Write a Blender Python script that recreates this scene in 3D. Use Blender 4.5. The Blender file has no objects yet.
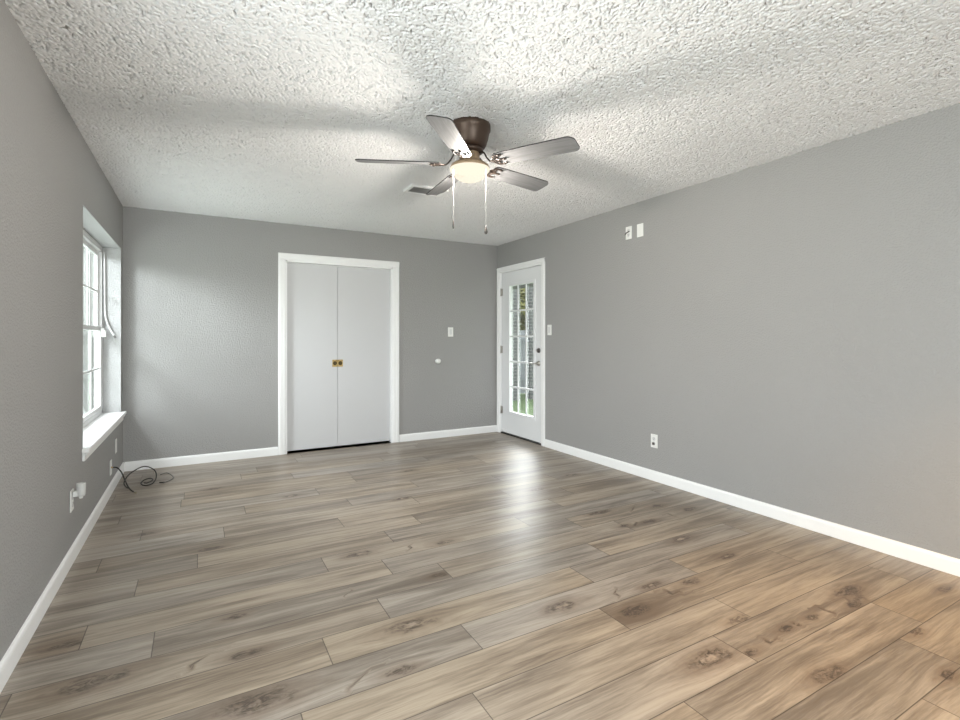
import bpy, bmesh, math, random
import numpy as np
from mathutils import Vector, Matrix

random.seed(7)
S = bpy.context.scene
COL = S.collection
PI = math.pi
R = math.radians

# ------------------------------------------------------------------ room dimensions (metres)
XL, XR, YF, YN, H = -0.609, 3.412, 5.608, -2.6, 2.44     # left, right, far, near walls and ceiling height
WT = 0.16                                                 # wall thickness

# ------------------------------------------------------------------ camera
cam = bpy.data.cameras.new('camera')
cam.sensor_width = 36
cam.lens = 499.8 * 36 / 960
cam.shift_y = -(360 - 338.3) / 960
cam.clip_start = 0.02
camo = bpy.data.objects.new('camera', cam)
camo.location = (0, 0, 1.224)
camo.rotation_euler = (R(90), 0, R(-29.352))
COL.objects.link(camo)
S.camera = camo

# ------------------------------------------------------------------ world, lights, exposure
S.view_settings.view_transform = 'Standard'
S.view_settings.look = 'None'
S.view_settings.gamma = 1
S.view_settings.use_curve_mapping = False
S.view_settings.exposure = 0.60
W = bpy.data.worlds.new('sky')
S.world = W
W.use_nodes = True
_n = W.node_tree.nodes
_n['Background'].inputs[0].default_value = (0.97, 0.98, 1.0, 1)
_w = W.node_tree
# overcast sky, with a bright patch added beyond the glass door for floor glow
_tc = _n.new('ShaderNodeTexCoord')
_dp = _n.new('ShaderNodeVectorMath')
_dp.operation = 'DOT_PRODUCT'
_dp.inputs[1].default_value = (0.52, 0.77, 0.37)
_w.links.new(_tc.outputs['Generated'], _dp.inputs[0])
_mr = _n.new('ShaderNodeMapRange')
_mr.interpolation_type = 'SMOOTHSTEP'
for _i, _v in ((1, 0.80), (2, 0.985), (3, 2.3), (4, 30.0)):
    _mr.inputs[_i].default_value = _v
_w.links.new(_dp.outputs['Value'], _mr.inputs[0])
_w.links.new(_mr.outputs[0], _n['Background'].inputs[1])


def area(name, loc, rot, sx, sy, power, col, spread=180):
    l = bpy.data.lights.new(name, 'AREA')
    l.shape = 'RECTANGLE'
    l.size, l.size_y, l.energy, l.color = sx, sy, power, col
    l.spread = R(spread)
    o = bpy.data.objects.new(name, l)
    o.location, o.rotation_euler = loc, rot
    COL.objects.link(o)
    return o


def aim(o, target):
    o.rotation_euler = (Vector(target) - o.location).to_track_quat('-Z', 'Y').to_euler()


# open sky seen past the eave of the left window, low skylight in front of it, and other openings; side and rear windows are added
aim(area('skylight_left_window', (-1.50, 4.25, 2.14), (0, 0, 0), 0.36, 0.30, 38, (0.91, 0.955, 1.0)), (-0.4, 4.95, 1.2))
area('daylight_left_window', (XL - 0.45, 4.64, 1.10), (0, R(-112), 0), 1.30, 1.66, 24, (0.91, 0.955, 1.0))
area('added_side_daylight', (XL - 0.34, 0.85, 1.15), (0, R(-100), 0), 1.30, 1.66, 58, (0.95, 0.97, 1.0))  # added light of the unseen side window, brightens the right wall
for _nm, _loc, _rot, _sx, _sy in (('portal_glass_door', (XR + 0.10, 5.06, 1.09), (0, R(90), 0), 1.6, 0.54),
                                  ('portal_left_window', (XL - 0.20, 4.64, 1.29), (0, R(-90), 0), 1.40, 1.62)):
    area(_nm, _loc, _rot, _sx, _sy, 1, (1, 1, 1)).data.cycles.is_portal = True
area('added_rear_daylight', (0.55, YN - 0.25, 1.45), (R(90), 0, 0), 2.0, 1.5, 125, (0.91, 0.955, 1.0))
# added warm spot without a fixture, tints the floor at the viewer's right
_l = bpy.data.lights.new('added_warm_spot', 'SPOT')
_l.energy, _l.color, _l.shadow_soft_size = 125, (1.0, 0.50, 0.02), 0.08
_l.spot_size, _l.spot_blend = R(92), 0.9
_o = bpy.data.objects.new('added_warm_spot', _l)
_o.location = (2.35, 0.25, 2.40)
COL.objects.link(_o)


# ------------------------------------------------------------------ node helper
class NT:
    def __init__(self, name):
        self.m = bpy.data.materials.new(name)
        self.m.use_nodes = True
        self.t = self.m.node_tree
        self.t.nodes.clear()
        self.out = self.t.nodes.new('ShaderNodeOutputMaterial')

    def n(self, typ, ins=None, **kw):
        d = self.t.nodes.new(typ)
        for k, v in kw.items():
            setattr(d, k, v)
        for k, v in (ins or {}).items():
            self.put(d.inputs[k], v)
        return d

    def put(self, sock, v):
        if isinstance(v, bpy.types.NodeSocket):
            self.t.links.new(v, sock)
        elif isinstance(v, bpy.types.Node):
            self.t.links.new(v.outputs[0], sock)
        else:
            if sock.type == 'RGBA' and len(v) == 3:
                v = (*v, 1)
            sock.default_value = v

    def math(self, op, a, b=0.0, c=None, clamp=False):
        d = self.n('ShaderNodeMath', {0: a, 1: b}, operation=op, use_clamp=clamp)
        if c is not None:
            self.put(d.inputs[2], c)
        return d.outputs[0]

    def mix(self, f, a, b, mode='MIX'):
        d = self.t.nodes.new('ShaderNodeMix')
        d.data_type = 'RGBA'
        d.blend_type = mode
        self.put(d.inputs[0], f)
        self.put(d.inputs[6], a)
        self.put(d.inputs[7], b)
        return d.outputs[2]

    def noise(self, vec, scale, detail=2.0, rough=0.5, dist=0.0):
        d = self.n('ShaderNodeTexNoise', {'Scale': scale, 'Detail': detail, 'Roughness': rough, 'Distortion': dist})
        if vec is not None:
            self.put(d.inputs['Vector'], vec)
        return d.outputs[0]

    def ramp(self, f, lo, hi):
        d = self.n('ShaderNodeMapRange', {0: f, 1: lo, 2: hi, 3: 0.0, 4: 1.0})
        d.interpolation_type = 'SMOOTHSTEP'
        return d.outputs[0]

    def coord(self):
        return self.n('ShaderNodeTexCoord').outputs['Object']

    def bump(self, h, strength, dist=0.01):
        return self.n('ShaderNodeBump', {'Height': h, 'Strength': strength, 'Distance': dist}).outputs[0]

    def bsdf(self, col, rough=0.5, metal=0.0, normal=None, spec=0.5, **kw):
        b = self.n('ShaderNodeBsdfPrincipled', {'Base Color': col, 'Roughness': rough, 'Metallic': metal, 'Specular IOR Level': spec})
        for k, v in kw.items():
            self.put(b.inputs[k], v)
        if normal is not None:
            self.put(b.inputs['Normal'], normal)
        return b

    def done(self, sh):
        self.t.links.new(sh.outputs[0], self.out.inputs[0])
        return self.m


def plain(name, col, rough=0.5, metal=0.0, var=0.04, scale=30, spec=0.5, bump=0.0):
    t = NT(name)
    nz = t.noise(t.coord(), scale, 3)
    a = tuple(min(1, c * (1 - var)) for c in col)
    b = tuple(min(1, c * (1 + var)) for c in col)
    nm = t.bump(nz, bump, 0.002) if bump else None
    return t.done(t.bsdf(t.mix(nz, a, b), rough, metal, nm, spec))


def wall_mat(name, col):
    t = NT(name)
    c = t.coord()
    a = t.noise(c, 95, 2.5, 0.55)
    b = t.noise(c, 1.3, 2)
    h = t.ramp(a, 0.40, 0.68)
    return t.done(t.bsdf(t.mix(b, tuple(x * 0.97 for x in col), tuple(x * 1.03 for x in col)), 0.62, 0, t.bump(h, 0.45, 0.004), 0.32))


M_WALL = wall_mat('grey_wall_paint', (0.326, 0.321, 0.315))
M_WHITE = plain('white_trim_paint', (0.86, 0.86, 0.86), 0.42, var=0.015)
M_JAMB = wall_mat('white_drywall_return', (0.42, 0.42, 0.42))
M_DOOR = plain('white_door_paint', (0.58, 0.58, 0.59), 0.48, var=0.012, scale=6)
M_DOOR2 = plain('white_exterior_door_paint', (0.76, 0.765, 0.775), 0.4, var=0.01, scale=6)
M_PLATE = plain('white_plastic', (0.80, 0.80, 0.78), 0.35, var=0.01)
M_VINYL = plain('white_window_vinyl', (0.66, 0.66, 0.66), 0.4, var=0.01)
M_SLOT = plain('dark_slot', (0.02, 0.02, 0.02), 0.6)
M_BLACK = plain('black_cable_jacket', (0.022, 0.020, 0.018), 0.5)
M_TANWIRE = plain('tan_cable_jacket', (0.30, 0.26, 0.20), 0.5)
M_GREYWIRE = plain('grey_wire', (0.16, 0.155, 0.15), 0.5)
M_BRASS = plain('aged_brass', (0.55, 0.40, 0.17), 0.32, 1.0, var=0.15, scale=60)
M_BRASSDARK = plain('dark_brass_recess', (0.10, 0.075, 0.035), 0.4, 0.8, var=0.2, scale=60)
M_NICKEL = plain('satin_nickel', (0.46, 0.44, 0.41), 0.28, 1.0)
M_BRONZE = plain('dark_bronze_metal', (0.085, 0.055, 0.040), 0.42, 0.5, var=0.12, scale=14, spec=0.5)
M_IRON = plain('dark_blade_iron_metal', (0.045, 0.032, 0.025), 0.45, 0.4, var=0.12, scale=14)
M_BRONZE_LIT = plain('bulb_lit_bronze', (0.33, 0.235, 0.145), 0.42, 0.15, var=0.08, scale=20)  # paler bronze; warm bulb light put into the fitter colour
M_CHAIN = plain('pale_ball_chain', (0.42, 0.42, 0.41), 0.4, 0.2)
M_FOB = plain('dark_chain_fob', (0.07, 0.06, 0.055), 0.45)
M_VENT = plain('white_vent_enamel', (0.88, 0.88, 0.88), 0.4, var=0.01)
M_VENTSLAT = plain('grey_vent_louver', (0.40, 0.40, 0.40), 0.5)
M_DARK = plain('dark_void', (0.012, 0.012, 0.012), 0.9)
M_CLOSET = plain('closet_interior', (0.05, 0.05, 0.05), 0.9)


def glass_mat():
    t = NT('clear_glass')
    tr = t.n('ShaderNodeBsdfTransparent', {0: (0.93, 0.95, 0.94)})
    gl = t.n('ShaderNodeBsdfGlossy', {0: (1, 1, 1), 1: 0.02})
    lw = t.n('ShaderNodeLayerWeight', {0: 0.25})
    f = t.math('MULTIPLY', lw.outputs['Fresnel'], 0.35)
    mx = t.n('ShaderNodeMixShader', {0: f, 1: tr, 2: gl})
    return t.done(mx)


M_GLASS = glass_mat()


def ceiling_mat():
    t = NT('popcorn_ceiling')
    c = t.coord()
    a = t.noise(c, 150, 2.5, 0.6)
    col = t.mix(t.noise(c, 0.9, 2), (0.825, 0.825, 0.83), (0.845, 0.845, 0.85))
    return t.done(t.bsdf(col, 0.9, 0, t.bump(a, 0.12, 0.002), 0.1))


M_CEIL = ceiling_mat()


def floor_mat():
    t = NT('laminate_planks')
    at = lambda nm: t.n('ShaderNodeAttribute', attribute_name=nm)
    puv, rnd, kn = at('puv'), at('rnd'), at('knot')
    s = t.n('ShaderNodeSeparateXYZ', {0: puv.outputs['Vector']})
    px, py, pe = s.outputs
    r = t.n('ShaderNodeSeparateXYZ', {0: rnd.outputs['Vector']})
    r1, r2, r3 = r.outputs
    k = t.n('ShaderNodeSeparateXYZ', {0: kn.outputs['Vector']})
    kx, ky, ks = k.outputs
    w = t.n('ShaderNodeCombineXYZ', {0: t.math('MULTIPLY', px, 1.0), 1: py, 2: t.math('MULTIPLY', r3, 37.0)})
    wob = t.math('SUBTRACT', t.noise(w, 16, 3, 0.6), 0.5)
    # elliptical distance to the nearest knot of this plank
    inv = t.math('DIVIDE', 1.0, t.math('MAXIMUM', ks, 0.2))
    ex = t.math('MULTIPLY', t.math('MULTIPLY', kx, inv), 1 / 0.105)
    ey = t.math('MULTIPLY', t.math('MULTIPLY', ky, inv), 1 / 0.040)
    d2 = t.math('ADD', t.math('MULTIPLY', ex, ex), t.math('MULTIPLY', ey, ey))
    dist = t.math('ADD', t.math('SQRT', d2), t.math('MULTIPLY', wob, 1.5))
    bend = t.math('POWER', 2.718, t.math('MULTIPLY', d2, -0.30))
    yy = t.math('SUBTRACT', py, t.math('MULTIPLY', t.math('MULTIPLY', ky, bend), 0.75))
    yy = t.math('ADD', yy, t.math('MULTIPLY', wob, 0.008))
    def vec(sx, sy, so):
        return t.n('ShaderNodeCombineXYZ', {0: t.math('MULTIPLY', px, sx), 1: t.math('MULTIPLY', yy, sy), 2: t.math('MULTIPLY', r3, so)}).outputs[0]
    g1 = t.noise(vec(1.3, 17, 61), 1.0, 4, 0.6, 0.7)          # broad bands of grain
    g2 = t.noise(vec(5.0, 110, 83), 1.0, 4, 0.65, 0.4)        # fine fibres
    g3 = t.noise(vec(0.9, 5.0, 29), 1.0, 2, 0.5, 0.5)         # cloudy patches
    tone = t.math('ADD', t.math('MULTIPLY', g1, 0.58), t.math('MULTIPLY', g2, 0.36))
    tone = t.math('ADD', tone, t.math('MULTIPLY', g3, 0.30))
    tone = t.math('ADD', tone, t.math('MULTIPLY', t.math('SUBTRACT', r1, 0.5), 0.08))
    f = t.ramp(tone, 0.42, 0.82)
    warm = t.mix(f, (0.145, 0.107, 0.076), (0.425, 0.348, 0.262))
    grey = t.mix(f, (0.150, 0.124, 0.100), (0.400, 0.352, 0.304))
    col = t.mix(r2, warm, grey)
    streak = t.ramp(t.noise(vec(1.8, 42, 19), 1.0, 3, 0.6, 1.2), 0.60, 0.76)
    col = t.mix(t.math('MULTIPLY', streak, 0.38), col, (0.11, 0.07, 0.045))
    # knots: dark core and ring, paler heart, cloudy halo
    halo = t.math('SUBTRACT', 1.0, t.ramp(dist, 0.5, 2.3))
    ringn = t.noise(vec(18, 130, 7), 1.0, 3, 0.7, 1.5)
    ring = t.math('MULTIPLY', t.math('SUBTRACT', 1.0, t.ramp(dist, 0.45, 1.05)), t.ramp(ringn, 0.35, 0.62))
    col = t.mix(t.math('MULTIPLY', halo, 0.5), col, (0.150, 0.100, 0.065))
    col = t.mix(t.math('MULTIPLY', ring, 0.85), col, (0.045, 0.030, 0.022))
    heart = t.math('SUBTRACT', 1.0, t.ramp(dist, 0.05, 0.34))
    col = t.mix(t.math('MULTIPLY', heart, t.math('MULTIPLY', t.math('GREATER_THAN', r1, 0.45), 0.7)), col, (0.40, 0.32, 0.25))
    # joints between the boards
    es = t.math('SUBTRACT', 0.0965, t.math('ABSOLUTE', py))
    ed = t.math('MINIMUM', es, pe)
    seam = t.math('SUBTRACT', 1.0, t.ramp(ed, 0.0009, 0.0026))
    col = t.mix(t.math('MULTIPLY', seam, 0.80), col, (0.035, 0.024, 0.017))
    hgt = t.math('SUBTRACT', t.math('MULTIPLY', g2, 0.25), seam)
    rough = t.math('ADD', 0.29, t.math('MULTIPLY', g2, 0.14))
    return t.done(t.bsdf(col, rough, 0, t.bump(hgt, 0.12, 0.002), 0.5))


M_FLOOR = floor_mat()


# ------------------------------------------------------------------ mesh helpers
def box(bm, x0, x1, y0, y1, z0, z1, bev=0.0, seg=2, mat=0):
    vs = [bm.verts.new((x, y, z)) for x in (x0, x1) for y in (y0, y1) for z in (z0, z1)]
    q = [(0, 1, 3, 2), (4, 6, 7, 5), (0, 4, 5, 1), (2, 3, 7, 6), (0, 2, 6, 4), (1, 5, 7, 3)]
    fs = []
    for a in q:
        f = bm.faces.new([vs[i] for i in a])
        f.material_index = mat
        fs.append(f)
    bmesh.ops.recalc_face_normals(bm, faces=fs)
    if bev:
        es = list({e for f in fs for e in f.edges})
        bmesh.ops.bevel(bm, geom=es, offset=bev, segments=seg, affect='EDGES', profile=0.5)


def lathe(bm, prof, cx=0, cy=0, seg=40, axis='z', origin=(0, 0, 0), smooth=True, mat=0):
    """prof: list of (radius, height) along the axis"""
    rings = []
    for r_, h in prof:
        ring = []
        for i in range(seg):
            a = 2 * PI * i / seg
            u, v = r_ * math.cos(a), r_ * math.sin(a)
            p = {'z': (cx + u, cy + v, h), 'x': (h, cx + u, cy + v), 'y': (cx + u, h, cy + v)}[axis]
            ring.append(bm.verts.new(Vector(p) + Vector(origin)))
        rings.append(ring)
    fs = []
    for a, b in zip(rings, rings[1:]):
        for i in range(seg):
            j = (i + 1) % seg
            fs.append(bm.faces.new((a[i], a[j], b[j], b[i])))
    for ring in (rings[0], rings[-1]):
        fs.append(bm.faces.new(ring))
    for f in fs:
        f.smooth = smooth and len(f.verts) == 4
        f.material_index = mat
    bmesh.ops.recalc_face_normals(bm, faces=fs)


def catmull(pts, n=8):
    P = [Vector(p) for p in pts]
    P = [2 * P[0] - P[1]] + P + [2 * P[-1] - P[-2]]
    out = []
    for i in range(1, len(P) - 2):
        for k in range(n):
            t = k / n
            a, b, c, d = P[i - 1:i + 3]
            out.append(0.5 * (2 * b + (c - a) * t + (2 * a - 5 * b + 4 * c - d) * t * t + (3 * b - a - 3 * c + d) * t ** 3))
    out.append(P[-2])
    return out


def tube(bm, pts, r_, seg=8, flat=None):
    """sweep a round (or flattened: flat = (width, height)) section along points"""
    pts = [Vector(p) for p in pts]
    rings = []
    up0 = Vector((0, 0, 1))
    for i, p in enumerate(pts):
        d = (pts[min(i + 1, len(pts) - 1)] - pts[max(i - 1, 0)]).normalized()
        up = up0 if abs(d.dot(up0)) < 0.97 else Vector((1, 0, 0))
        s = d.cross(up).normalized()
        u = s.cross(d).normalized()
        ra, rb = (flat if flat else (r_, r_))
        rings.append([bm.verts.new(p + s * ra * math.cos(2 * PI * k / seg) + u * rb * math.sin(2 * PI * k / seg)) for k in range(seg)])
    fs = []
    for a, b in zip(rings, rings[1:]):
        for k in range(seg):
            j = (k + 1) % seg
            f = bm.faces.new((a[k], a[j], b[j], b[k]))
            f.smooth = True
            fs.append(f)
    fs.append(bm.faces.new(rings[0]))
    fs.append(bm.faces.new(rings[-1]))
    bmesh.ops.recalc_face_normals(bm, faces=fs)


def obj(name, bm, mats, parent=None, loc=None):
    me = bpy.data.meshes.new(name)
    bm.to_mesh(me)
    bm.free()
    for m in (mats if isinstance(mats, (list, tuple)) else [mats]):
        me.materials.append(m)
    o = bpy.data.objects.new(name, me)
    COL.objects.link(o)
    if parent is not None:
        o.parent = parent
    if loc is not None:
        o.location = loc
    return o


def tag(o, label=None, cat=None, group=None, kind=None):
    for k, v in (('label', label), ('category', cat), ('group', group), ('kind', kind)):
        if v:
            o[k] = v
    return o


def empty(name, loc, rz=0.0):
    o = bpy.data.objects.new(name, None)
    o.empty_display_size = 0.1
    o.location = loc
    o.rotation_euler = (0, 0, rz)
    COL.objects.link(o)
    return o


def B():
    return bmesh.new()


# ================================================================== STRUCTURE
# ---- floor: boards run across the room, each board a strip of small quads carrying its own data
PW = 0.193
Y0 = 0.745
PL = 1.29
JOINTS = {-1: 2.141, 1: 1.423, 2: 1.843, 3: 0.822, 4: 0.290, 5: 0.975, 6: 0.438, 7: -0.561, 8: -0.160, 9: -0.412,
          10: 0.593, 11: -0.268, 12: -0.007, 13: -0.468, 14: 0.138, 15: 0.978, 16: 0.286, 17: 2.115}
KNOTS = [(-0.469, 2.552, .8), (-0.332, 2.229, 1.3), (0.138, 2.441, .6), (0.156, 2.135, .7), (0.164, 1.837, 1.4), (0.793, 2.002, 1.2),
         (0.653, 1.749, .7), (1.086, 2.354, .6), (1.447, 1.808, .9), (1.706, 1.614, 1.1), (1.955, 1.745, .7), (2.167, 1.673, .8),
         (1.711, 1.24, 1.2), (2.749, 1.232, 1.1), (2.634, 1.16, .7), (2.347, 1.198, .5), (2.151, 1.205, .5), (1.877, 1.181, .5),
         (2.601, 0.927, .6), (1.99, 0.965, .9), (2.056, 1.344, .8), (3.179, 1.012, .6), (2.37, 0.751, .6), (1.289, 2.721, .7),
         (0.797, 2.806, .9), (2.914, 2.546, .8), (2.463, 2.655, 1.0), (2.628, 2.363, .7), (2.416, 2.38, .6), (3.069, 2.385, .8),
         (2.562, 2.056, .9), (2.588, 1.768, .7), (0.05, 3.30, .8), (1.35, 3.62, .8), (0.62, 4.1, .8), (2.4, 3.3, .8), (0.10, 4.6, .8),
         (2.9, 3.5, .7), (1.7, 4.35, .7), (-0.3, 3.75, .8)]


def build_floor():
    V, F, PUV, RND, KN = [], [], [], [], []
    rg = random.Random(3)
    rows = range(int(math.floor((YN - Y0) / PW)), int(math.ceil((YF + 0.8 - Y0) / PW)))
    for k in rows:
        ya, yb = Y0 + k * PW, Y0 + (k + 1) * PW
        j = JOINTS.get(k, rg.uniform(-0.6, 0.6))
        while j > XL - 0.05:
            j -= PL
        while j < XR + 0.05:
            xa, xb = j, j + PL
            j += PL
            a, b = max(xa, XL - 0.1), min(xb, XR + 0.1)
            if b - a < 0.004:
                continue
            rv = (rg.random(), rg.random(), rg.random())
            near = [q for q in KNOTS if xa - 0.02 < q[0] < xb + 0.02 and ya - 0.01 < q[1] < yb + 0.01]
            nx = max(2, int((b - a) / 0.045))
            ny = 6
            base = len(V)
            for iy in range(ny + 1):
                for ix in range(nx + 1):
                    x = a + (b - a) * ix / nx
                    y = ya + PW * iy / ny
                    V.append((x, y, 0.0))
                    PUV.append((x - xa + rv[2] * 9, y - (ya + yb) / 2, min(x - xa, xb - x)))
                    RND.append(rv)
                    best = (9.0, 9.0, 1.0)
                    for q in near:
                        if math.hypot((x - q[0]) / 2.5, y - q[1]) / q[2] < math.hypot(best[0] / 2.5, best[1]) / best[2]:
                            best = (x - q[0], y - q[1], q[2])
                    KN.append(best)
            for iy in range(ny):
                for ix in range(nx):
                    p = base + iy * (nx + 1) + ix
                    F.append((p, p + 1, p + nx + 2, p + nx + 1))
    me = bpy.data.meshes.new('floor')
    me.from_pydata(V, [], F)
    for nm, dat in (('puv', PUV), ('rnd', RND), ('knot', KN)):
        at = me.attributes.new(nm, 'FLOAT_VECTOR', 'POINT')
        at.data.foreach_set('vector', np.array(dat, dtype=np.float32).ravel())
    me.materials.append(M_FLOOR)
    o = bpy.data.objects.new('floor', me)
    COL.objects.link(o)
    tag(o, 'knotty grey brown wood plank floor of the room', 'floor', kind='structure')


build_floor()


# ---- ceiling: sprayed popcorn relief as real geometry
def build_ceiling():
    rg = np.random.default_rng(11)
    def grid(x0, x1, y0, y1, st):
        nx, ny = int((x1 - x0) / st) + 1, int((y1 - y0) / st) + 1
        xs, ys = np.linspace(x0, x1, nx), np.linspace(y0, y1, ny)
        def field(sig):
            w = rg.standard_normal((ny, nx))
            fy = np.fft.fftfreq(ny)[:, None]
            fx = np.fft.fftfreq(nx)[None, :]
            g = np.exp(-2 * (np.pi * sig / st) ** 2 * (fx ** 2 + fy ** 2))
            w = np.fft.ifft2(np.fft.fft2(w) * g).real
            return w / w.std()
        a = field(0.0020) * 0.97 + field(0.012) * 0.15
        pit = np.clip((-0.80 - a) / 0.45, 0, 1)             # pits between the blobs
        z = H - 0.004 + 0.0240 * pit - 0.0008 * np.clip(a, -1, 2)
        X, Y = np.meshgrid(xs, ys)
        co = np.stack([X, Y, z], -1).reshape(-1, 3)
        i = np.arange(nx * ny).reshape(ny, nx)
        q = np.stack([i[:-1, :-1], i[1:, :-1], i[1:, 1:], i[:-1, 1:]], -1).reshape(-1, 4)
        return co, q
    c1, q1 = grid(XL - 0.02, XR + 0.02, 0.45, YF + 0.02, 0.0043)
    c2, q2 = grid(XL - 0.02, XR + 0.02, YN - 0.02, 0.46, 0.03)
    co = np.concatenate([c1, c2])
    q = np.concatenate([q1, q2 + len(c1)])
    me = bpy.data.meshes.new('ceiling')
    me.vertices.add(len(co))
    me.vertices.foreach_set('co', co.astype(np.float32).ravel())
    me.loops.add(q.size)
    me.loops.foreach_set('vertex_index', q.astype(np.int32).ravel())
    me.polygons.add(len(q))
    me.polygons.foreach_set('loop_start', np.arange(0, q.size, 4, dtype=np.int32))
    me.update()
    me.validate()
    me.polygons.foreach_set('use_smooth', np.ones(len(q), dtype=bool))
    me.materials.append(M_CEIL)
    o = bpy.data.objects.new('ceiling', me)
    COL.objects.link(o)
    tag(o, 'white popcorn textured ceiling over the room', 'ceiling', kind='structure')


build_ceiling()
bm = B()
box(bm, XL - WT, XR + WT, YN - WT, YF + 0.9, H + 0.04, H + 0.15)
tag(obj('roof_slab', bm, M_CLOSET), 'slab above the ceiling', 'roof', kind='structure')


# ---- walls
def wall(name, axis, p0, p1, a0, a1, holes, label):
    """axis 'x': wall spans y, thickness p0..p1 in x.  holes: (a0,a1,z0,z1)"""
    bm = B()
    cuts = sorted(holes)
    def put(a, b, z0, z1):
        if b - a < 1e-4 or z1 - z0 < 1e-4:
            return
        if axis == 'x':
            box(bm, p0, p1, a, b, z0, z1)
        else:
            box(bm, a, b, p0, p1, z0, z1)
    cur = a0
    for (h0, h1, z0, z1) in cuts:
        put(cur, h0, -0.02, H + 0.05)
        put(h0, h1, -0.02, z0)
        put(h0, h1, z1, H + 0.05)
        cur = h1
    put(cur, a1, -0.02, H + 0.05)
    return tag(obj(name, bm, M_WALL), label, 'wall', kind='structure')


WY0, WY1, WZ0, WZ1 = 3.795, 5.480, 0.545, 2.031          # left window opening
CX0, CX1, CZ = 0.800, 1.975, 2.050                        # closet opening
DY0, DY1, DZ = 4.618, 5.540, 2.085                        # glass door opening
wall('wall_left', 'x', XL - WT, XL, YN - WT, YF + WT, [(0.0, 1.70, WZ0, WZ1), (WY0, WY1, WZ0, WZ1)], 'grey painted left wall with the window')
wall('wall_right', 'x', XR, XR + WT, YN - WT, YF + WT, [(DY0, DY1, 0.0, DZ)], 'grey painted right wall with the glass door')
wall('wall_far', 'y', YF, YF + 0.12, XL, XR, [(CX0, CX1, 0.0, CZ)], 'grey painted far wall with the closet doors')
wall('wall_rear', 'y', YN - WT, YN, XL, XR, [(-0.35, 1.45, 0.7, 2.1)], 'grey painted wall behind the viewer')
bm = B()
box(bm, CX0 - 0.3, CX0 - 0.25, YF + 0.12, YF + 0.8, 0, H)
box(bm, CX1 + 0.25, CX1 + 0.3, YF + 0.12, YF + 0.8, 0, H)
box(bm, CX0 - 0.3, CX1 + 0.3, YF + 0.8, YF + 0.85, 0, H)
box(bm, CX0 - 0.3, CX1 + 0.3, YF + 0.10, YF + 0.85, -0.03, -0.004)
tag(obj('wall_closet', bm, M_CLOSET), 'unlit closet walls behind the white doors', 'wall', kind='structure')


# ---- baseboards
def baseboard(name, axis, wallpos, sgn, a, b, label):
    prof = [(0, 0), (0.0135, 0), (0.0135, 0.068), (0.011, 0.078), (0.006, 0.084), (0, 0.086)]
    bm = B()
    ends = []
    for t in (a, b):
        ring = []
        for d, z in prof:
            p = (wallpos + sgn * d, t, z + 0.001) if axis == 'x' else (t, wallpos + sgn * d, z + 0.001)
            ring.append(bm.verts.new(p))
        ends.append(ring)
    n = len(prof)
    fs = [bm.faces.new((ends[0][i], ends[0][(i + 1) % n], ends[1][(i + 1) % n], ends[1][i])) for i in range(n)]
    fs += [bm.faces.new(ends[0]), bm.faces.new(ends[1])]
    bmesh.ops.recalc_face_normals(bm, faces=fs)
    tag(obj(name, bm, M_WHITE), label, 'baseboard', kind='structure')


baseboard('baseboard_left', 'x', XL, 1, YN, YF, 'white baseboard along the left wall')
baseboard('baseboard_right', 'x', XR, -1, YN, DY0 - 0.062, 'white baseboard along the right wall')
baseboard('baseboard_far', 'y', YF, -1, XL + 0.0135, CX0 - 0.078, 'white baseboard on the far wall left of the closet')
baseboard('baseboard_far.001', 'y', YF, -1, CX1 + 0.084, XR, 'white baseboard on the far wall right of the closet')


# ---- casings
def casing_strip(bm, axis, wallpos, sgn, a0, a1, z0, z1, vertical, inner_low):
    """moulded casing: stepped profile of three layers"""
    w = (a1 - a0) if vertical else (z1 - z0)
    steps = [(0.0, 1.0, 0.010), (0.10, 0.90, 0.0145), (0.52, 0.88, 0.019)]
    for s0, s1, d in steps:
        if inner_low:
            q0, q1 = s0, s1
        else:
            q0, q1 = 1 - s1, 1 - s0
        if vertical:
            b0, b1, c0, c1 = a0 + w * q0, a0 + w * q1, z0, z1
        else:
            b0, b1, c0, c1 = a0, a1, z0 + w * q0, z0 + w * q1
        lo, hi = sorted((wallpos, wallpos + sgn * d))
        if axis == 'x':
            box(bm, lo, hi, b0, b1, c0, c1, 0.0018)
        else:
            box(bm, b0, b1, lo, hi, c0, c1, 0.0018)


bm = B()
casing_strip(bm, 'y', YF, -1, CX0 - 0.076, CX0 - 0.004, 0.001, CZ + 0.004, True, False)
casing_strip(bm, 'y', YF, -1, CX1 + 0.004, CX1 + 0.082, 0.001, CZ + 0.004, True, True)
casing_strip(bm, 'y', YF, -1, CX0 - 0.076, CX1 + 0.082, CZ + 0.004, CZ + 0.074, False, True)
box(bm, CX0 - 0.004, CX0 + 0.012, YF - 0.004, YF + 0.12, 0.001, CZ)
box(bm, CX1 - 0.012, CX1 + 0.004, YF - 0.004, YF + 0.12, 0.001, CZ)
box(bm, CX0 - 0.004, CX1 + 0.004, YF - 0.004, YF + 0.12, CZ - 0.014, CZ + 0.004)
box(bm, CX0 + 0.012, CX1 - 0.012, YF + 0.055, YF + 0.085, CZ - 0.045, CZ - 0.014)
tag(obj('trim_1', bm, M_WHITE), 'white casing around the closet doors', 'trim', kind='structure')

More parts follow.
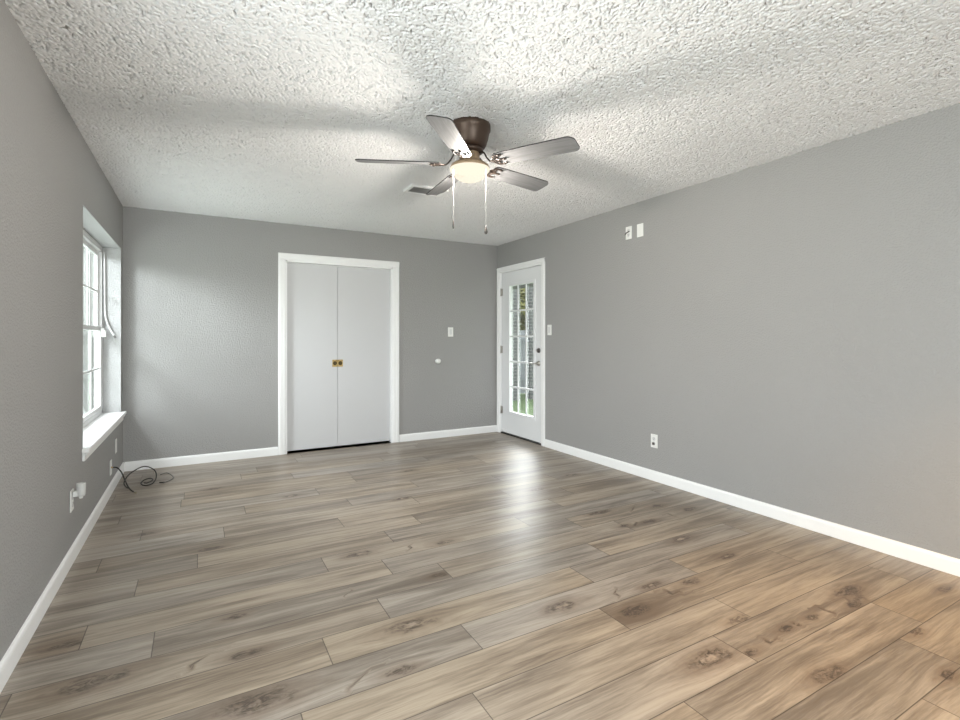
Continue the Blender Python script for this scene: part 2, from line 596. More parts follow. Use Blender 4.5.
bm = B()
casing_strip(bm, 'x', XR, -1, DY0 - 0.056, DY0 + 0.004, 0.001, DZ, True, False)
casing_strip(bm, 'x', XR, -1, DY1 - 0.004, DY1 + 0.056, 0.001, DZ, True, True)
casing_strip(bm, 'x', XR, -1, DY0 - 0.056, DY1 + 0.056, DZ - 0.004, DZ + 0.054, False, True)
box(bm, XR - 0.004, XR + WT, DY0 - 0.004, DY0 + 0.018, 0.001, DZ)
box(bm, XR - 0.004, XR + WT, DY1 - 0.018, DY1 + 0.004, 0.001, DZ)
box(bm, XR - 0.004, XR + WT, DY0, DY1, DZ - 0.018, DZ)
box(bm, XR + 0.058, XR + 0.075, DY0 + 0.018, DY0 + 0.030, 0.001, DZ)
box(bm, XR + 0.058, XR + 0.075, DY1 - 0.030, DY1 - 0.018, 0.001, DZ)
tag(obj('trim_2', bm, M_WHITE), 'white casing around the glass door', 'trim', kind='structure')
bm = B()
box(bm, XR - 0.002, XR + WT + 0.04, DY0 + 0.019, DY1 - 0.019, 0.0, 0.014, 0.003)
tag(obj('trim_3', bm, plain('dark_threshold_metal', (0.05, 0.048, 0.045), 0.5, 0.4)), 'dark threshold strip under the glass door', 'threshold', kind='structure')

# ---- closet doors: two flush leaves with a recessed brass pull each
SPLIT = 1.351
for i, (x0, x1, hx, lab) in enumerate(((CX0 + 0.014, SPLIT - 0.0008, SPLIT - 0.030, 'left white flush closet door with brass pull'),
                                       (SPLIT + 0.0008, CX1 - 0.014, SPLIT + 0.030, 'right white flush closet door with brass pull'))):
    yf = YF + 0.040 + (0.0 if i == 0 else 0.002)
    d = empty('door_%d' % (i + 1), ((x0 + x1) / 2, yf, 0.0))
    tag(d, lab, 'door', kind='structure')
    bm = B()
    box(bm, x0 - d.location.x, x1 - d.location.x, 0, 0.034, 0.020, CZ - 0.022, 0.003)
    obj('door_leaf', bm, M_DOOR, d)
    lx = hx - d.location.x
    bm = B()
    lathe_seg = 28
    box(bm, lx - 0.029, lx + 0.029, -0.0035, 0.0, 0.946 - 0.040, 0.946 + 0.040, 0.0016)
    lathe(bm, [(0.0265, -0.0036), (0.0265, -0.0062), (0.023, -0.0066), (0.0225, -0.0040)], lx, 0.946, lathe_seg, 'y')
    pl = obj('door_pull', bm, M_BRASS, d)
    bm = B()
    lathe(bm, [(0.0222, -0.0045), (0.014, -0.0041), (0.001, -0.0040)], lx, 0.946, lathe_seg, 'y')
    obj('pull_cup', bm, M_BRASSDARK, pl)
    bm = B()
    lathe(bm, [(0.006, -0.0044), (0.005, -0.0075), (0.001, -0.0080)], lx, 0.946, 16, 'y')
    for sx in (-1, 1):
        lathe(bm, [(0.003, -0.0034), (0.0026, -0.0046), (0.0005, -0.0050)], lx + sx * 0.0205, 0.946 + 0.0325, 10, 'y')
    obj('pull_stud', bm, M_BRASSDARK, pl)

# ---- glass door
door = empty('door_3', (XR + 0.012, (DY0 + DY1) / 2, 0.0))
tag(door, 'white exterior door with fifteen pane glass', 'door', kind='structure')
ly = lambda y: y - door.location.y
GY0, GY1, GZ0, GZ1 = 4.795, 5.325, 0.295, 1.885
bm = B()
dy0, dy1 = ly(DY0 + 0.021), ly(DY1 - 0.021)
gy0, gy1 = ly(GY0), ly(GY1)
for a, b_, z0, z1 in ((dy0, gy0, 0.022, DZ - 0.022), (gy1, dy1, 0.022, DZ - 0.022), (gy0, gy1, 0.022, GZ0), (gy0, gy1, GZ1, DZ - 0.022)):
    box(bm, 0, 0.044, a, b_, z0, z1)
obj('door_leaf', bm, M_DOOR2, door)
bm = B()
fw = 0.030
for a, b_, z0, z1 in ((gy0 - fw, gy0 + 0.006, GZ0 - fw, GZ1 + fw), (gy1 - 0.006, gy1 + fw, GZ0 - fw, GZ1 + fw),
                      (gy0 + 0.006, gy1 - 0.006, GZ0 - fw, GZ0 + 0.006), (gy0 + 0.006, gy1 - 0.006, GZ1 - 0.006, GZ1 + fw)):
    box(bm, -0.009, 0.004, a, b_, z0, z1, 0.004)
obj('glazing_frame', bm, M_DOOR2, door)
bm = B()
for i in (1, 2):
    yc = gy0 + (gy1 - gy0) * i / 3
    box(bm, 0.006, 0.016, yc - 0.010, yc + 0.010, GZ0, GZ1, 0.002)
for i in range(1, 5):
    zc = GZ0 + (GZ1 - GZ0) * i / 5
    box(bm, 0.0055, 0.0165, gy0, gy1, zc - 0.010, zc + 0.010, 0.002)
obj('grille', bm, M_DOOR2, door)
bm = B()
box(bm, 0.020, 0.024, gy0, gy1, GZ0, GZ1)
obj('pane', bm, M_GLASS, door)
bm = B()
box(bm, -0.004, 0.0, dy0 + 0.002, dy1 - 0.002, 0.022, 0.060, 0.002)
obj('door_sweep', bm, M_DOOR2, door)
for z in (0.30, 1.08, 1.82):
    bm = B()
    lathe(bm, [(0.006, z - 0.05), (0.0075, z - 0.048), (0.0075, z + 0.048), (0.006, z + 0.05)], -0.008, dy1 + 0.004, 12, 'z')
    box(bm, -0.003, 0.0005, dy1 - 0.034, dy1, z - 0.045, z + 0.045)
    obj('hinge', bm, M_NICKEL, door)
hy = ly(4.700)
bm = B()
lathe(bm, [(0.001, -0.026), (0.018, -0.024), (0.026, -0.012), (0.029, 0.0)], hy, 1.083, 24, 'x')
db = obj('deadbolt', bm, M_FOB, door)
bm = B()
box(bm, -0.040, -0.022, hy - 0.004, hy + 0.004, 1.083 - 0.015, 1.083 + 0.015, 0.002)
obj('thumb_turn', bm, M_NICKEL, db)
bm = B()
lathe(bm, [(0.014, -0.030), (0.022, -0.016), (0.030, -0.008), (0.032, 0.0)], hy, 0.935, 24, 'x')
hd = obj('door_handle', bm, M_NICKEL, door)
bm = B()
tube(bm, catmull([(-0.022, hy, 0.935), (-0.050, hy, 0.935), (-0.058, hy + 0.012, 0.934), (-0.056, hy + 0.060, 0.930), (-0.050, hy + 0.115, 0.937)], 6), 0.008, 10)
obj('handle_lever', bm, M_NICKEL, hd)

# ---- left window: recessed white vinyl double-hung pair in drywall returns
win = empty('window_1', (XL - 0.135, (WY0 + WY1) / 2, WZ0))
tag(win, 'white double hung window in the left wall', 'window', kind='structure')
wy0, wy1 = WY0 - win.location.y, WY1 - win.location.y
wz1 = WZ1 - WZ0
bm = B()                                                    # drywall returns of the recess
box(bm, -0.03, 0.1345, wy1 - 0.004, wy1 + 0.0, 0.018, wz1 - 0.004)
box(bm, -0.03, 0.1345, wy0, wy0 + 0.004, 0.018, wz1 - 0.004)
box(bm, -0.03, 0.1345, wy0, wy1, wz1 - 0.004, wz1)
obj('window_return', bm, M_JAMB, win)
bm = B()
fz0 = 0.020
for a, b_, z0, z1 in ((wy0, wy0 + 0.045, fz0, wz1 - 0.004), (wy1 - 0.045, wy1 - 0.004, fz0, wz1 - 0.004), (wy0, wy1, wz1 - 0.050, wz1 - 0.004), (wy0, wy1, fz0, fz0 + 0.035)):
    box(bm, -0.050, 0.004, a, b_, z0, z1, 0.003)
obj('window_frame', bm, M_VINYL, win)
zm = 1.308 - WZ0
for nm, z0, z1, xo in (('lower_sash', fz0 + 0.035, zm + 0.018, -0.012), ('upper_sash', zm - 0.018, wz1 - 0.050, -0.034)):
    bm = B()
    a, b_ = wy0 + 0.045, wy1 - 0.045
    sw = 0.036
    for p, q, r0, r1 in ((a, a + sw, z0, z1), (b_ - sw, b_, z0, z1), (a + sw, b_ - sw, z0, z0 + sw), (a + sw, b_ - sw, z1 - sw, z1)):
        box(bm, xo - 0.010, xo + 0.012, p, q, r0, r1, 0.002)
    sash = obj(nm, bm, M_VINYL, win)
    bm = B()
    for i in range(1, 4):
        yc = a + sw + (b_ - a - 2 * sw) * i / 4
        box(bm, xo - 0.003, xo + 0.004, yc - 0.007, yc + 0.007, z0 + sw, z1 - sw)
    zc = (z0 + z1) / 2
    box(bm, xo - 0.0032, xo + 0.0042, a + sw, b_ - sw, zc - 0.008, zc + 0.008)
    obj('grille', bm, M_VINYL, sash)
    bm = B()
    box(bm, xo - 0.008, xo - 0.005, a + sw, b_ - sw, z0 + sw, z1 - sw)
    obj('pane', bm, M_GLASS, sash)
# stool and apron
bm = B()
box(bm, -0.03, 0.136, wy0 + 0.001, wy1 - 0.001, 0.0005, 0.020)
box(bm, 0.1355, 0.172, wy0 - 0.045, wy1 + 0.055, -0.006, 0.020, 0.006, 3)
obj('window_stool', bm, M_WHITE, win)
bm = B()
box(bm, 0.1355, 0.150, wy0 - 0.030, wy1 + 0.040, -0.058, -0.0062, 0.004)
box(bm, 0.150, 0.162, wy0 - 0.034, wy1 + 0.044, -0.026, -0.0062, 0.006, 3)
obj('window_apron', bm, M_WHITE, win)

w3 = empty('added_window_3', (XL - 0.10, 0.85, WZ0))  # window added out of view to bring light onto the right wall
tag(w3, 'added side window in the left wall beside the viewer', 'window', kind='structure')
bm = B()
for y0, y1, z0, z1 in ((-0.85, -0.80, 0, 1.486), (0.80, 0.85, 0, 1.486), (-0.80, 0.80, 0, 0.05), (-0.80, 0.80, 1.436, 1.486), (-0.80, 0.80, 0.72, 0.76)):
    box(bm, -0.03, 0.03, y0, y1, z0, z1, 0.003)
obj('window_frame', bm, M_VINYL, w3)
bm = B()
box(bm, -0.004, 0.0, -0.80, 0.80, 0.05, 1.436)
obj('pane', bm, M_GLASS, w3)

# ---- rear window (added out of view behind the viewer as a daylight source)
rw = empty('added_window_2', (0.55, YN - 0.08, 0.7))
tag(rw, 'added window in the wall behind the viewer', 'window', kind='structure')
bm = B()
for x0, x1, z0, z1 in ((-0.9, -0.85, 0, 1.4), (0.85, 0.9, 0, 1.4), (-0.85, 0.85, 0, 0.05), (-0.85, 0.85, 1.35, 1.4), (-0.02, 0.02, 0.05, 1.35)):
    box(bm, x0, x1, -0.03, 0.03, z0, z1, 0.003)
obj('window_frame', bm, M_VINYL, rw)
bm = B()
box(bm, -0.85, 0.85, -0.004, 0.0, 0.05, 1.35)
obj('pane', bm, M_GLASS, rw)


# ================================================================== CEILING FAN
FX, FY = 1.346, 2.512
fan = empty('ceiling_fan', (FX, FY, 2.44))
tag(fan, 'five blade bronze ceiling fan with a lit frosted bowl light', 'ceiling fan')
Z = lambda z: z - 2.44
bm = B()
lathe(bm, [(0.117, Z(2.441)), (0.119, Z(2.425)), (0.119, Z(2.405)), (0.113, Z(2.398)), (0.106, Z(2.362)), (0.094, Z(2.322)), (0.084, Z(2.308)), (0.060, Z(2.302))], 0, 0, 56)
hs = obj('motor_housing', bm, M_BRONZE, fan)
bm = B()
lathe(bm, [(0.070, Z(2.302)), (0.076, Z(2.298)), (0.076, Z(2.284)), (0.058, Z(2.278))], 0, 0, 48)
obj('flywheel', bm, M_BRONZE, fan)
bm = B()
lathe(bm, [(0.054, Z(2.280)), (0.056, Z(2.272)), (0.056, Z(2.236)), (0.062, Z(2.230)), (0.085, Z(2.222)), (0.108, Z(2.206)), (0.114, Z(2.192)), (0.112, Z(2.188)), (0.104, Z(2.190)), (0.060, Z(2.214))], 0, 0, 56)
fit = obj('light_fitter', bm, M_BRONZE_LIT, fan)
for a in (20, 140, 260):
    bm = B()
    lathe(bm, [(0.001, 0.0565), (0.004, 0.057), (0.0045, 0.061), (0.001, 0.063)], 0, Z(2.256), 10, 'x')
    bmesh.ops.rotate(bm, verts=bm.verts, cent=(0, 0, 0), matrix=Matrix.Rotation(R(a), 3, 'Z'))
    obj('screw', bm, M_NICKEL, fit)


def bowl_mat():
    t = NT('lit_frosted_glass')
    em = t.n('ShaderNodeEmission', {0: (1.0, 0.90, 0.72, 1), 1: 0.73})
    tr = t.n('ShaderNodeBsdfTransparent', {0: (1.0, 1.0, 1.0, 1)})
    mx = t.n('ShaderNodeMixShader', {0: 0.36, 1: em, 2: tr})
    return t.done(mx)


bm = B()
prof = [(0.1145, Z(2.1875)), (0.1150, Z(2.183)), (0.1120, Z(2.178)), (0.103, Z(2.175))]
for i in range(1, 10):
    a = i / 9 * PI / 2
    prof.append((0.097 * math.cos(a) + 0.0005, Z(2.174) - 0.060 * math.sin(a)))
rings_bm = bm
lathe(bm, prof, 0, 0, 56)
shade = obj('lamp_shade', bm, bowl_mat(), fan)
_t = NT('added_glowing_cap')  # opaque glowing cap, added to hide the fitter inside and stop light going up
bm = B()
lathe(bm, [(0.1135, Z(2.1870)), (0.1135, Z(2.1862))], 0, 0, 40)
obj('added_shade_cap', bm, _t.done(_t.n('ShaderNodeEmission', {0: (1.0, 0.90, 0.72, 1), 1: 0.73})), shade)
_b = bpy.data.lights.new('fan_bulb', 'POINT')
_b.energy, _b.color, _b.shadow_soft_size = 92, (1.0, 0.93, 0.84), 0.055
_bo = bpy.data.objects.new('fan_bulb', _b)
_bo.location = (FX, FY, 2.142)
COL.objects.link(_bo)


def blade_face_mat():
    t = NT('grey_wood_blade')
    c = t.n('ShaderNodeMapping', {0: t.coord(), 3: (2.0, 34.0, 4.0)}).outputs[0]
    g = t.noise(c, 2.2, 4, 0.6, 0.4)
    return t.done(t.bsdf(t.mix(t.ramp(g, 0.3, 0.7), (0.135, 0.135, 0.138), (0.20, 0.20, 0.204)), 0.42, 0, None, 0.5))


M_BLADE = blade_face_mat()
M_BLADEDARK = plain('dark_blade_edge', (0.026, 0.024, 0.023), 0.45)


def blade_mesh():
    r0, r1 = 0.165, 0.636
    top, bot = 0.003, -0.003
    # outline, root to tip: gently widening with rounded tip corners
    out = []
    def corner(cx, cy, rad, a0, a1, n=6):
        for i in range(n + 1):
            a = R(a0 + (a1 - a0) * i / n)
            out.append((cx + rad * math.cos(a), cy + rad * math.sin(a)))
    corner(r1 - 0.030, 0.066 - 0.030, 0.030, 90, 10)
    corner(r1 - 0.045, -0.066 + 0.045, 0.045, -10, -90)
    out += [(0.40, -0.063), (0.22, -0.058)]
    corner(r0 + 0.020, -0.053 + 0.016, 0.018, 260, 190)
    corner(r0 + 0.020, 0.053 - 0.016, 0.018, 170, 100)
    out += [(0.22, 0.058), (0.40, 0.063)]
    bm = B()
    vt = [bm.verts.new((x, y, top)) for x, y in out]
    vb = [bm.verts.new((x, y, bot)) for x, y in out]
    n = len(out)
    ft = bm.faces.new(vt)
    fb = bm.faces.new(vb)
    ft.material_index = 1
    fb.material_index = 0
    for i in range(n):
        f = bm.faces.new((vt[i], vt[(i + 1) % n], vb[(i + 1) % n], vb[i]))
        f.material_index = 1
    bmesh.ops.recalc_face_normals(bm, faces=bm.faces[:])
    return bm


def iron_mesh():
    """S-curved blade iron in the blade's own frame (x outward)"""
    bm = B()
    tube(bm, catmull([(0.052, 0, 0.066), (0.085, 0, 0.058), (0.112, 0, 0.018), (0.140, 0, -0.006), (0.175, 0, -0.006)], 6), 0.006, 10, flat=(0.010, 0.0045))
    for s in (-1, 1):
        tube(bm, catmull([(0.135, 0, -0.006), (0.158, s * 0.020, -0.0065), (0.172, s * 0.040, -0.0065), (0.205, s * 0.044, -0.0062), (0.222, s * 0.036, -0.0060)], 6), 0.006, 10, flat=(0.0065, 0.0030))
        tube(bm, catmull([(0.172, s * 0.040, -0.0065), (0.186, s * 0.018, -0.0065), (0.176, s * 0.008, -0.0065), (0.168, s * 0.016, -0.0065)], 5), 0.004, 8, flat=(0.0045, 0.0028))
    tube(bm, [(0.170, 0, -0.0064), (0.200, 0, -0.0062), (0.232, 0, -0.0060)], 0.006, 10, flat=(0.0075, 0.0030))
    for x, y in ((0.205, 0.042), (0.205, -0.042), (0.222, 0)):
        lathe(bm, [(0.001, -0.0130), (0.006, -0.0115), (0.007, -0.0085), (0.006, -0.0050)], x, y, 12, 'z')
    return bm


PITCH = -13
blade0 = iron0 = None
for i in range(5):
    ang = 84.5 + 72 * i
    if i == 0:
        b = obj('blade', blade_mesh(), [M_BLADE, M_BLADEDARK], fan)
        k = obj('blade_iron', iron_mesh(), M_IRON, b)
        blade0, iron0 = b, k
    else:
        b = blade0.copy()
        COL.objects.link(b)
        b.parent = fan
        k = iron0.copy()
        COL.objects.link(k)
        k.parent = b
    b.location = (0, 0, Z(2.214))
    b.rotation_euler = (Matrix.Rotation(R(ang), 3, 'Z') @ Matrix.Rotation(R(PITCH), 3, 'X')).to_euler()

RV = Vector((math.cos(R(29.352)), -math.sin(R(29.352)), 0))
for s, zend, kind in ((-0.094, 1.868, 0), (0.092, 1.832, 1)):
    p = RV * s
    bm = B()
    top = Z(2.205)
    tube(bm, [(p.x * 0.95, p.y * 0.95, top + 0.02), (p.x, p.y, top - 0.01), (p.x, p.y, Z(zend) + 0.03)], 0.0016, 6)
    zz = top
    while zz > Z(zend) + 0.03:
        bmesh.ops.create_icosphere(bm, subdivisions=1, radius=0.0024, matrix=Matrix.Translation((p.x, p.y, zz)))
        zz -= 0.0075
    ch = obj('pull_chain', bm, M_CHAIN, fan)
    bm = B()
    ze = Z(zend)
    if kind == 0:
        lathe(bm, [(0.001, ze - 0.020), (0.0042, ze - 0.018), (0.0045, ze), (0.003, ze + 0.022), (0.0012, ze + 0.034)], p.x, p.y, 14)
    else:
        lathe(bm, [(0.001, ze - 0.015), (0.008, ze - 0.010), (0.0098, ze), (0.007, ze + 0.012), (0.0028, ze + 0.024), (0.0014, ze + 0.036)], p.x, p.y, 16)
    obj('chain_fob', bm, M_FOB, ch)

# ================================================================== CEILING VENT
vent = empty('air_vent', (1.612, 3.765, 2.440))
tag(vent, 'white metal air vent on the ceiling behind the fan blade', 'vent')
vx, vy = 0.160, 0.100
bm = B()
for x0, x1, y0, y1 in ((-vx, vx, -vy, -vy + 0.028), (-vx, vx, vy - 0.028, vy), (-vx, -vx + 0.028, -vy + 0.028, vy - 0.028), (vx - 0.028, vx, -vy + 0.028, vy - 0.028)):
    box(bm, x0, x1, y0, y1, -0.022, 0.0, 0.004)
obj('frame', bm, M_VENT, vent)
bm = B()
for i in range(7):
    y = -vy + 0.036 + i * 0.0213
    vs = [bm.verts.new(q) for q in ((-vx + 0.028, y - 0.008, -0.004), (vx - 0.028, y - 0.008, -0.004), (vx - 0.028, y + 0.008, -0.018), (-vx + 0.028, y + 0.008, -0.018))]
    f = bm.faces.new(vs)
bmesh.ops.solidify(bm, geom=bm.faces[:], thickness=0.0012)
obj('louvers', bm, M_VENTSLAT, vent)
bm = B()
box(bm, -vx + 0.02, vx - 0.02, -vy + 0.02, vy - 0.02, -0.002, 0.002)
obj('duct_opening', bm, M_DARK, vent)


# ================================================================== WALL PLATES
def plate(name, pos, facing, kind, label, cat, group=None):
    """facing: rotation so that local -y points into the room; local x along the wall"""
    e = empty(name, pos, facing)
    tag(e, label, cat, group)
    bm = B()
    box(bm, -0.036, 0.036, -0.0065, -0.0005, -0.058, 0.058, 0.003, 3)
    if kind != 'rocker':
        for z in ((-0.040, 0.040) if kind != 'duplex' else (0.0,)):
            lathe(bm, [(0.0032, -0.0064), (0.003, -0.0074), (0.001, -0.0078)], 0, z, 10, 'y')
    obj('plate', bm, M_PLATE, e)
    if kind == 'rocker':
        bm = B()
        box(bm, -0.0165, 0.0165, -0.0095, -0.006, -0.033, 0.033, 0.002)
        obj('rocker', bm, M_VINYL, e)
    elif kind == 'toggle':
        bm = B()
        box(bm, -0.005, 0.005, -0.008, -0.006, -0.012, 0.012, 0.001)
        vs = [(-0.0035, -0.0075, -0.004), (0.0035, -0.0075, -0.004), (0.003, -0.020, 0.008), (-0.003, -0.020, 0.008)]
        tube(bm, [(0, -0.007, 0.0), (0, -0.020, 0.008)], 0.0035, 8)
        obj('toggle', bm, M_VINYL, e)
    elif kind in ('duplex', 'plugged'):
        for z in (0.0195, -0.0195):
            bm = B()
            lathe(bm, [(0.0172, -0.0064), (0.0170, -0.0086), (0.0155, -0.0092)], 0, z, 24, 'y')
            rc = obj('receptacle', bm, M_VINYL, e)
            bm = B()
            for s in (-1, 1):
                box(bm, s * 0.0062 - 0.0012, s * 0.0062 + 0.0012, -0.0096, -0.0088, z + 0.001, z + 0.0085)
            lathe(bm, [(0.0026, -0.0088), (0.0026, -0.0096)], 0, z - 0.0065, 10, 'y')
            obj('socket_slot', bm, M_SLOT, rc)
    elif kind == 'coax':
        bm = B()
        lathe(bm, [(0.008, -0.006), (0.008, -0.009), (0.0048, -0.009), (0.0048, -0.019), (0.002, -0.019)], 0, 0, 16, 'y')
        obj('coax_jack', bm, M_BRASS, e)
    return e


RW, LW, FW = R(-90), R(90), 0.0     # right wall faces -x, left wall faces +x, far wall faces -y
sw1 = plate('light_switch', (2.732, YF, 1.303), FW, 'rocker', 'white rocker light switch on the far wall', 'light switch')
sw2 = plate('light_switch', (XR, 4.480, 1.317), RW, 'rocker', 'white light switch beside the glass door', 'light switch')
p1 = plate('wall_outlet', (XR, 3.300, 2.183), RW, 'duplex', 'high white outlet on the right wall with a dark cord stub', 'outlet')
bm = B()
tube(bm, catmull([(0.014, -0.010, 0.010), (0.006, -0.022, 0.004), (-0.012, -0.026, -0.004), (-0.026, -0.020, -0.012)], 5), 0.0045, 8)
obj('cord_stub', bm, M_BLACK, p1)
p2 = plate('wall_plate', (XR, 3.165, 2.182), RW, 'blank', 'blank white plate high on the right wall', 'wall plate')
p3 = plate('wall_outlet', (XR, 3.008, 0.342), RW, 'duplex', 'white outlet low on the right wall above the baseboard', 'outlet')
bm = B()
box(bm, -0.011, 0.011, -0.020, -0.009, -0.032, -0.010, 0.003)
obj('plug_cap', bm, M_FOB, p3)
p4 = plate('wall_outlet', (XL, 3.475, 0.338), LW, 'duplex', 'white outlet on the left wall holding a plugged in cylinder', 'outlet')
p5 = plate('wall_plate', (XL, 5.145, 0.322), LW, 'blank', 'blank white plate under the window near the corner', 'wall plate')
p6 = plate('wall_plate', (XL, 4.862, 0.205), LW, 'coax', 'low white plate with the cable coming out of it', 'wall plate')

# plug-in air freshener in the left outlet
af = empty('plug_in_freshener', (XL + 0.0095, 3.475, 0.381))
tag(af, 'white plug in cylinder stuck in the left wall outlet', 'air freshener')
bm = B()
box(bm, 0.000, 0.022, -0.017, 0.017, -0.024, 0.006, 0.006, 3)
obj('plug_body', bm, M_PLATE, af)
bm = B()
lathe(bm, [(0.001, -0.026), (0.018, -0.024), (0.0195, -0.016), (0.0215, 0.040), (0.020, 0.046), (0.017, 0.047), (0.015, 0.040), (0.001, 0.039)], 0.034, 0.0, 32)
obj('warmer_cup', bm, plain('grey_white_plastic', (0.60, 0.60, 0.59), 0.35), af)
bm = B()
lathe(bm, [(0.001, -0.039), (0.008, -0.037), (0.010, -0.030), (0.008, -0.0255)], 0.034, 0.0, 16)
obj('dial', bm, M_PLATE, af)

# round wall bumper
wb = empty('door_bumper', (2.555, YF, 0.945))
tag(wb, 'round white door bumper on the far wall below the switch', 'door bumper')
bm = B()
lathe(bm, [(0.030, 0.0), (0.031, -0.006), (0.028, -0.012), (0.020, -0.016), (0.018, -0.022), (0.0165, -0.026)], 0, 0, 32, 'y')
obj('base', bm, M_PLATE, wb)
bm = B()
lathe(bm, [(0.0225, -0.020), (0.030, -0.024), (0.030, -0.031), (0.022, -0.036), (0.001, -0.038)], 0, 0, 32, 'y')
obj('cushion', bm, M_PLATE, wb)

# window alarm contact and loose cord on the far return
ac = empty('window_sensor', (XL - 0.112, WY1 - 0.060, 1.265))
tag(ac, 'small white sensor box on the window meeting rail', 'sensor')
bm = B()
box(bm, -0.018, 0.014, -0.022, 0.020, -0.030, 0.030, 0.004, 3)
obj('case', bm, M_PLATE, ac)
bm = B()
box(bm, -0.016, 0.008, -0.080, -0.030, 0.026, 0.046, 0.004)
obj('sash_latch', bm, M_VINYL, ac)
cy = WY1 - 0.022
bm = B()
tube(bm, catmull([(XL - 0.118, cy, 1.985), (XL - 0.116, cy, 1.80), (XL - 0.114, cy, 1.55), (XL - 0.110, cy, 1.430), (XL - 0.094, cy - 0.006, 1.355),
                  (XL - 0.070, cy - 0.012, 1.295), (XL - 0.045, cy - 0.016, 1.245)], 8), 0.007, 10)
cd = tag(obj('hanging_cord', bm, M_VINYL), 'white cord hanging down the window frame and curling outward', 'cord')
bm = B()
tube(bm, [(XL - 0.047, cy - 0.016, 1.248), (XL - 0.040, cy - 0.0165, 1.235), (XL - 0.034, cy - 0.017, 1.226)], 0.0082, 10)
obj('cord_end', bm, M_GREYWIRE, cd)

# ================================================================== CABLES ON THE FLOOR
bm = B()
tube(bm, catmull([(XL + 0.020, 4.862, 0.205), (XL + 0.045, 4.870, 0.195), (XL + 0.070, 4.890, 0.150), (XL + 0.092, 4.900, 0.080),
                  (XL + 0.115, 4.880, 0.030), (XL + 0.140, 4.84, 0.009), (XL + 0.165, 4.79, 0.006)], 8), 0.005, 8)
c1 = tag(obj('coax_cable', bm, M_BLACK), 'dark cable running from the low plate down to the floor', 'cable')
bm = B()
tube(bm, [(XL + 0.163, 4.795, 0.006), (XL + 0.172, 4.775, 0.006), (XL + 0.178, 4.760, 0.006)], 0.0062, 8)
obj('cable_tip', bm, M_TANWIRE, c1)
bm = B()
tube(bm, catmull([(-0.492, 4.93, 0.006), (-0.520, 4.99, 0.006), (-0.545, 5.10, 0.02), (-0.515, 5.14, 0.072), (-0.440, 5.15, 0.118), (-0.385, 5.14, 0.122), (-0.330, 5.12, 0.085), (-0.318, 5.08, 0.035),
                  (-0.335, 5.02, 0.007), (-0.370, 4.965, 0.005), (-0.405, 4.99, 0.005), (-0.425, 5.07, 0.005), (-0.405, 5.15, 0.010), (-0.365, 5.17, 0.012),
                  (-0.345, 5.10, 0.012), (-0.375, 5.02, 0.012), (-0.40, 5.03, 0.012)], 8), 0.0045, 8)
tag(obj('coax_cable', bm, M_BLACK), 'dark looped cable standing up off the floor in the corner', 'cable')
bm = B()
tube(bm, catmull([(-0.300, 5.30, 0.004), (-0.255, 5.34, 0.004), (-0.215, 5.24, 0.004), (-0.195, 5.13, 0.004), (-0.215, 5.05, 0.004), (-0.250, 5.00, 0.004), (-0.262, 4.98, 0.004)], 8), 0.0032, 8)
c3 = tag(obj('thin_wire', bm, M_GREYWIRE), 'thin grey wire lying on the floor right of the looped cable', 'wire')
bm = B()
tube(bm, [(-0.255, 4.99, 0.006), (-0.290, 5.005, 0.006)], 0.0055, 8)
obj('wire_plug', bm, M_BLACK, c3)

# ================================================================== OUTSIDE
M_GRASS = plain('lawn_green', (0.075, 0.125, 0.040), 0.9, var=0.5, scale=7, bump=0.5)
M_LEAF = plain('yellow_green_leaves', (0.20, 0.20, 0.06), 0.8, var=0.55, scale=8)
M_FENCE = plain('weathered_white_fence', (0.33, 0.345, 0.375), 0.8, var=0.16, scale=9)
M_PALE = plain('pale_board_siding', (0.25, 0.25, 0.25), 0.7, var=0.06, scale=4)
M_TRUNK = plain('tree_bark', (0.10, 0.08, 0.06), 0.9, var=0.3, scale=20)


def brick_mat():
    t = NT('grey_brick')
    c = t.n('ShaderNodeMapping', {0: t.coord(), 2: (R(90), 0, 0)}).outputs[0]
    b = t.n('ShaderNodeTexBrick', {'Vector': c, 'Color1': (0.115, 0.12, 0.125, 1), 'Color2': (0.07, 0.072, 0.076, 1), 'Mortar': (0.22, 0.225, 0.23, 1),
                                   'Scale': 1.0, 'Mortar Size': 0.012, 'Brick Width': 0.21, 'Row Height': 0.075})
    return t.done(t.bsdf(b.outputs[0], 0.9))


M_BRICK = brick_mat()
GZ = -0.18
bm = B()
box(bm, -30, 40, -30, 40, GZ - 0.3, GZ)
tag(obj('lawn', bm, M_GRASS), 'green lawn outside the glass door', 'lawn', kind='structure')
bm = B()
box(bm, XR + WT + 0.002, 4.75, 2.0, 9.0, GZ - 0.01, -0.05)
tag(obj('porch_slab', bm, plain('porch_concrete', (0.32, 0.31, 0.30), 0.9)), 'concrete porch slab outside the glass door', 'porch', kind='structure')
bm = B()
box(bm, XR + WT + 0.05, 4.45, 3.0, 9.0, 2.13, 2.30)
box(bm, 4.40, 4.45, 3.0, 9.0, 2.01, 2.13)
tag(obj('porch_roof', bm, plain('porch_ceiling', (0.20, 0.20, 0.20), 0.8)), 'porch roof above the glass door', 'roof', kind='structure')
for x0, x1, lab in ((6.64, 7.20, 'grey brick garden pillar seen at the right side of the door glass'),
                    (5.80, 6.35, 'grey brick garden pillar seen at the left side of the door glass')):
    e = empty('garden_pillar', ((x0 + x1) / 2, 9.55, GZ))
    tag(e, lab, 'pillar')
    hw = (x1 - x0) / 2
    bm = B()
    box(bm, -hw, hw, -0.10, 0.10, 0.0, 2.70, 0.004)
    obj('brick_shaft', bm, M_BRICK, e)
    bm = B()
    box(bm, -hw - 0.0, hw + 0.0, -0.13, 0.13, 2.70, 2.76, 0.004)
    obj('cap', bm, M_BRICK, e)


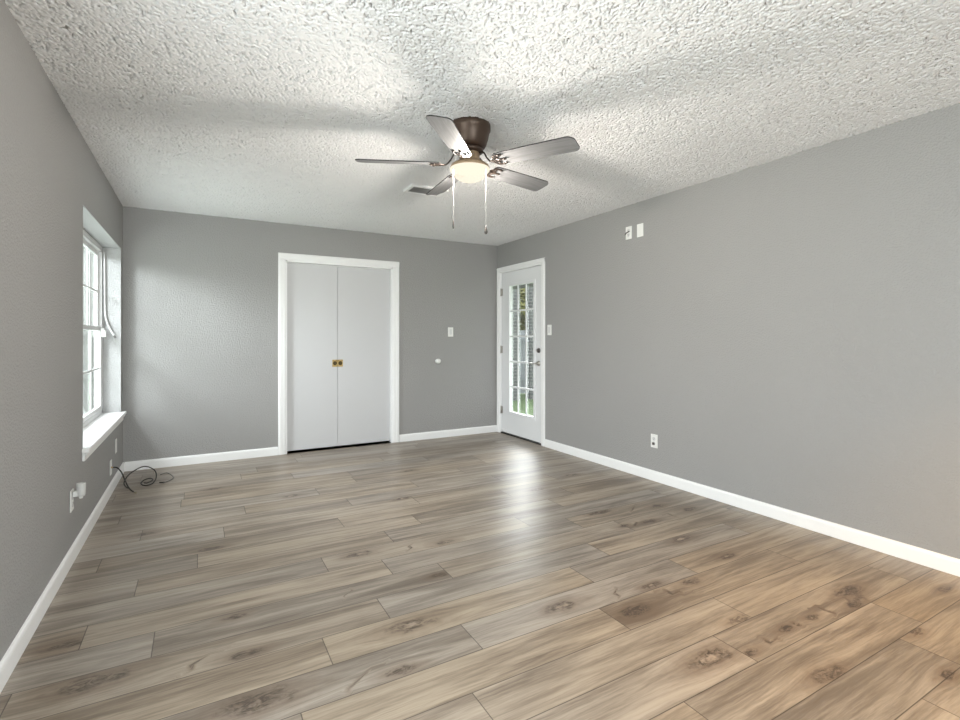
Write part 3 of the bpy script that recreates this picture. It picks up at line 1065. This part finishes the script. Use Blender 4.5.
def board_fence(name, x0, x1, y, z0, z1, mat, label, cat='fence', gap=0.008):
    e = empty(name, ((x0 + x1) / 2, y, z0))
    tag(e, label, cat)
    w = 0.14
    rg = random.Random(int(x0 * 10))
    x = x0 - e.location.x
    bm = B()
    while x < x1 - e.location.x - 0.01:
        d = rg.uniform(0, 0.012)
        box(bm, x, x + w - gap, d, d + 0.02, 0.02, z1 - z0 - rg.uniform(0, 0.02), 0.003, 1)
        x += w
    obj('boards', bm, mat, e)
    bm = B()
    for f in (0.25, 0.85):
        zc = (z1 - z0) * f
        box(bm, x0 - e.location.x, x1 - e.location.x, -0.045, -0.002, zc - 0.045, zc + 0.045)
    obj('rails', bm, mat, e)
    return e


board_fence('garden_fence', 4.6, 9.6, 10.4, GZ, 1.44, M_FENCE, 'weathered white board fence across the lawn outside the glass door')
board_fence('board_fence', -7.0, -0.95, 9.2, GZ, 3.2, M_PALE, 'tall pale board fence outside the left window')


def tree(x, y, h, rad, seed, label):
    e = empty('tree', (x, y, GZ))
    tag(e, label, 'tree')
    bm = B()
    tube(bm, catmull([(0, 0, 0), (0.05, 0.02, h * 0.3), (-0.03, 0.05, h * 0.6), (0.02, 0, h * 0.85)], 6), 0.12, 10)
    obj('trunk', bm, M_TRUNK, e)
    rg = np.random.default_rng(seed)
    n = 9000
    d = rg.standard_normal((n, 3))
    d /= np.linalg.norm(d, axis=1)[:, None]
    rr = rad * (0.35 + 0.65 * rg.random(n) ** 0.5)
    c = d * rr[:, None] * np.array([1, 1, 0.85]) + np.array([0, 0, h * 0.68])
    c += 0.22 * np.sin(c[:, [1, 2, 0]] * 4.0)
    V, F = [], []
    a1 = rg.standard_normal((n, 3)); a1 /= np.linalg.norm(a1, axis=1)[:, None]
    a2 = np.cross(a1, rg.standard_normal((n, 3))); a2 /= np.linalg.norm(a2, axis=1)[:, None]
    s = 0.06 + 0.06 * rg.random(n)
    for i in range(n):
        p, u, v = c[i], a1[i] * s[i], a2[i] * s[i] * 0.6
        k = len(V)
        V += [tuple(p - u), tuple(p + v), tuple(p + u), tuple(p - v)]
        F.append((k, k + 1, k + 2, k + 3))
    me = bpy.data.meshes.new('foliage')
    me.from_pydata(V, [], F)
    me.materials.append(M_LEAF)
    o = bpy.data.objects.new('foliage', me)
    COL.objects.link(o)
    o.parent = e


tree(8.2, 12.2, 2.75, 1.25, 1, 'yellow green tree above the fence outside the glass door')
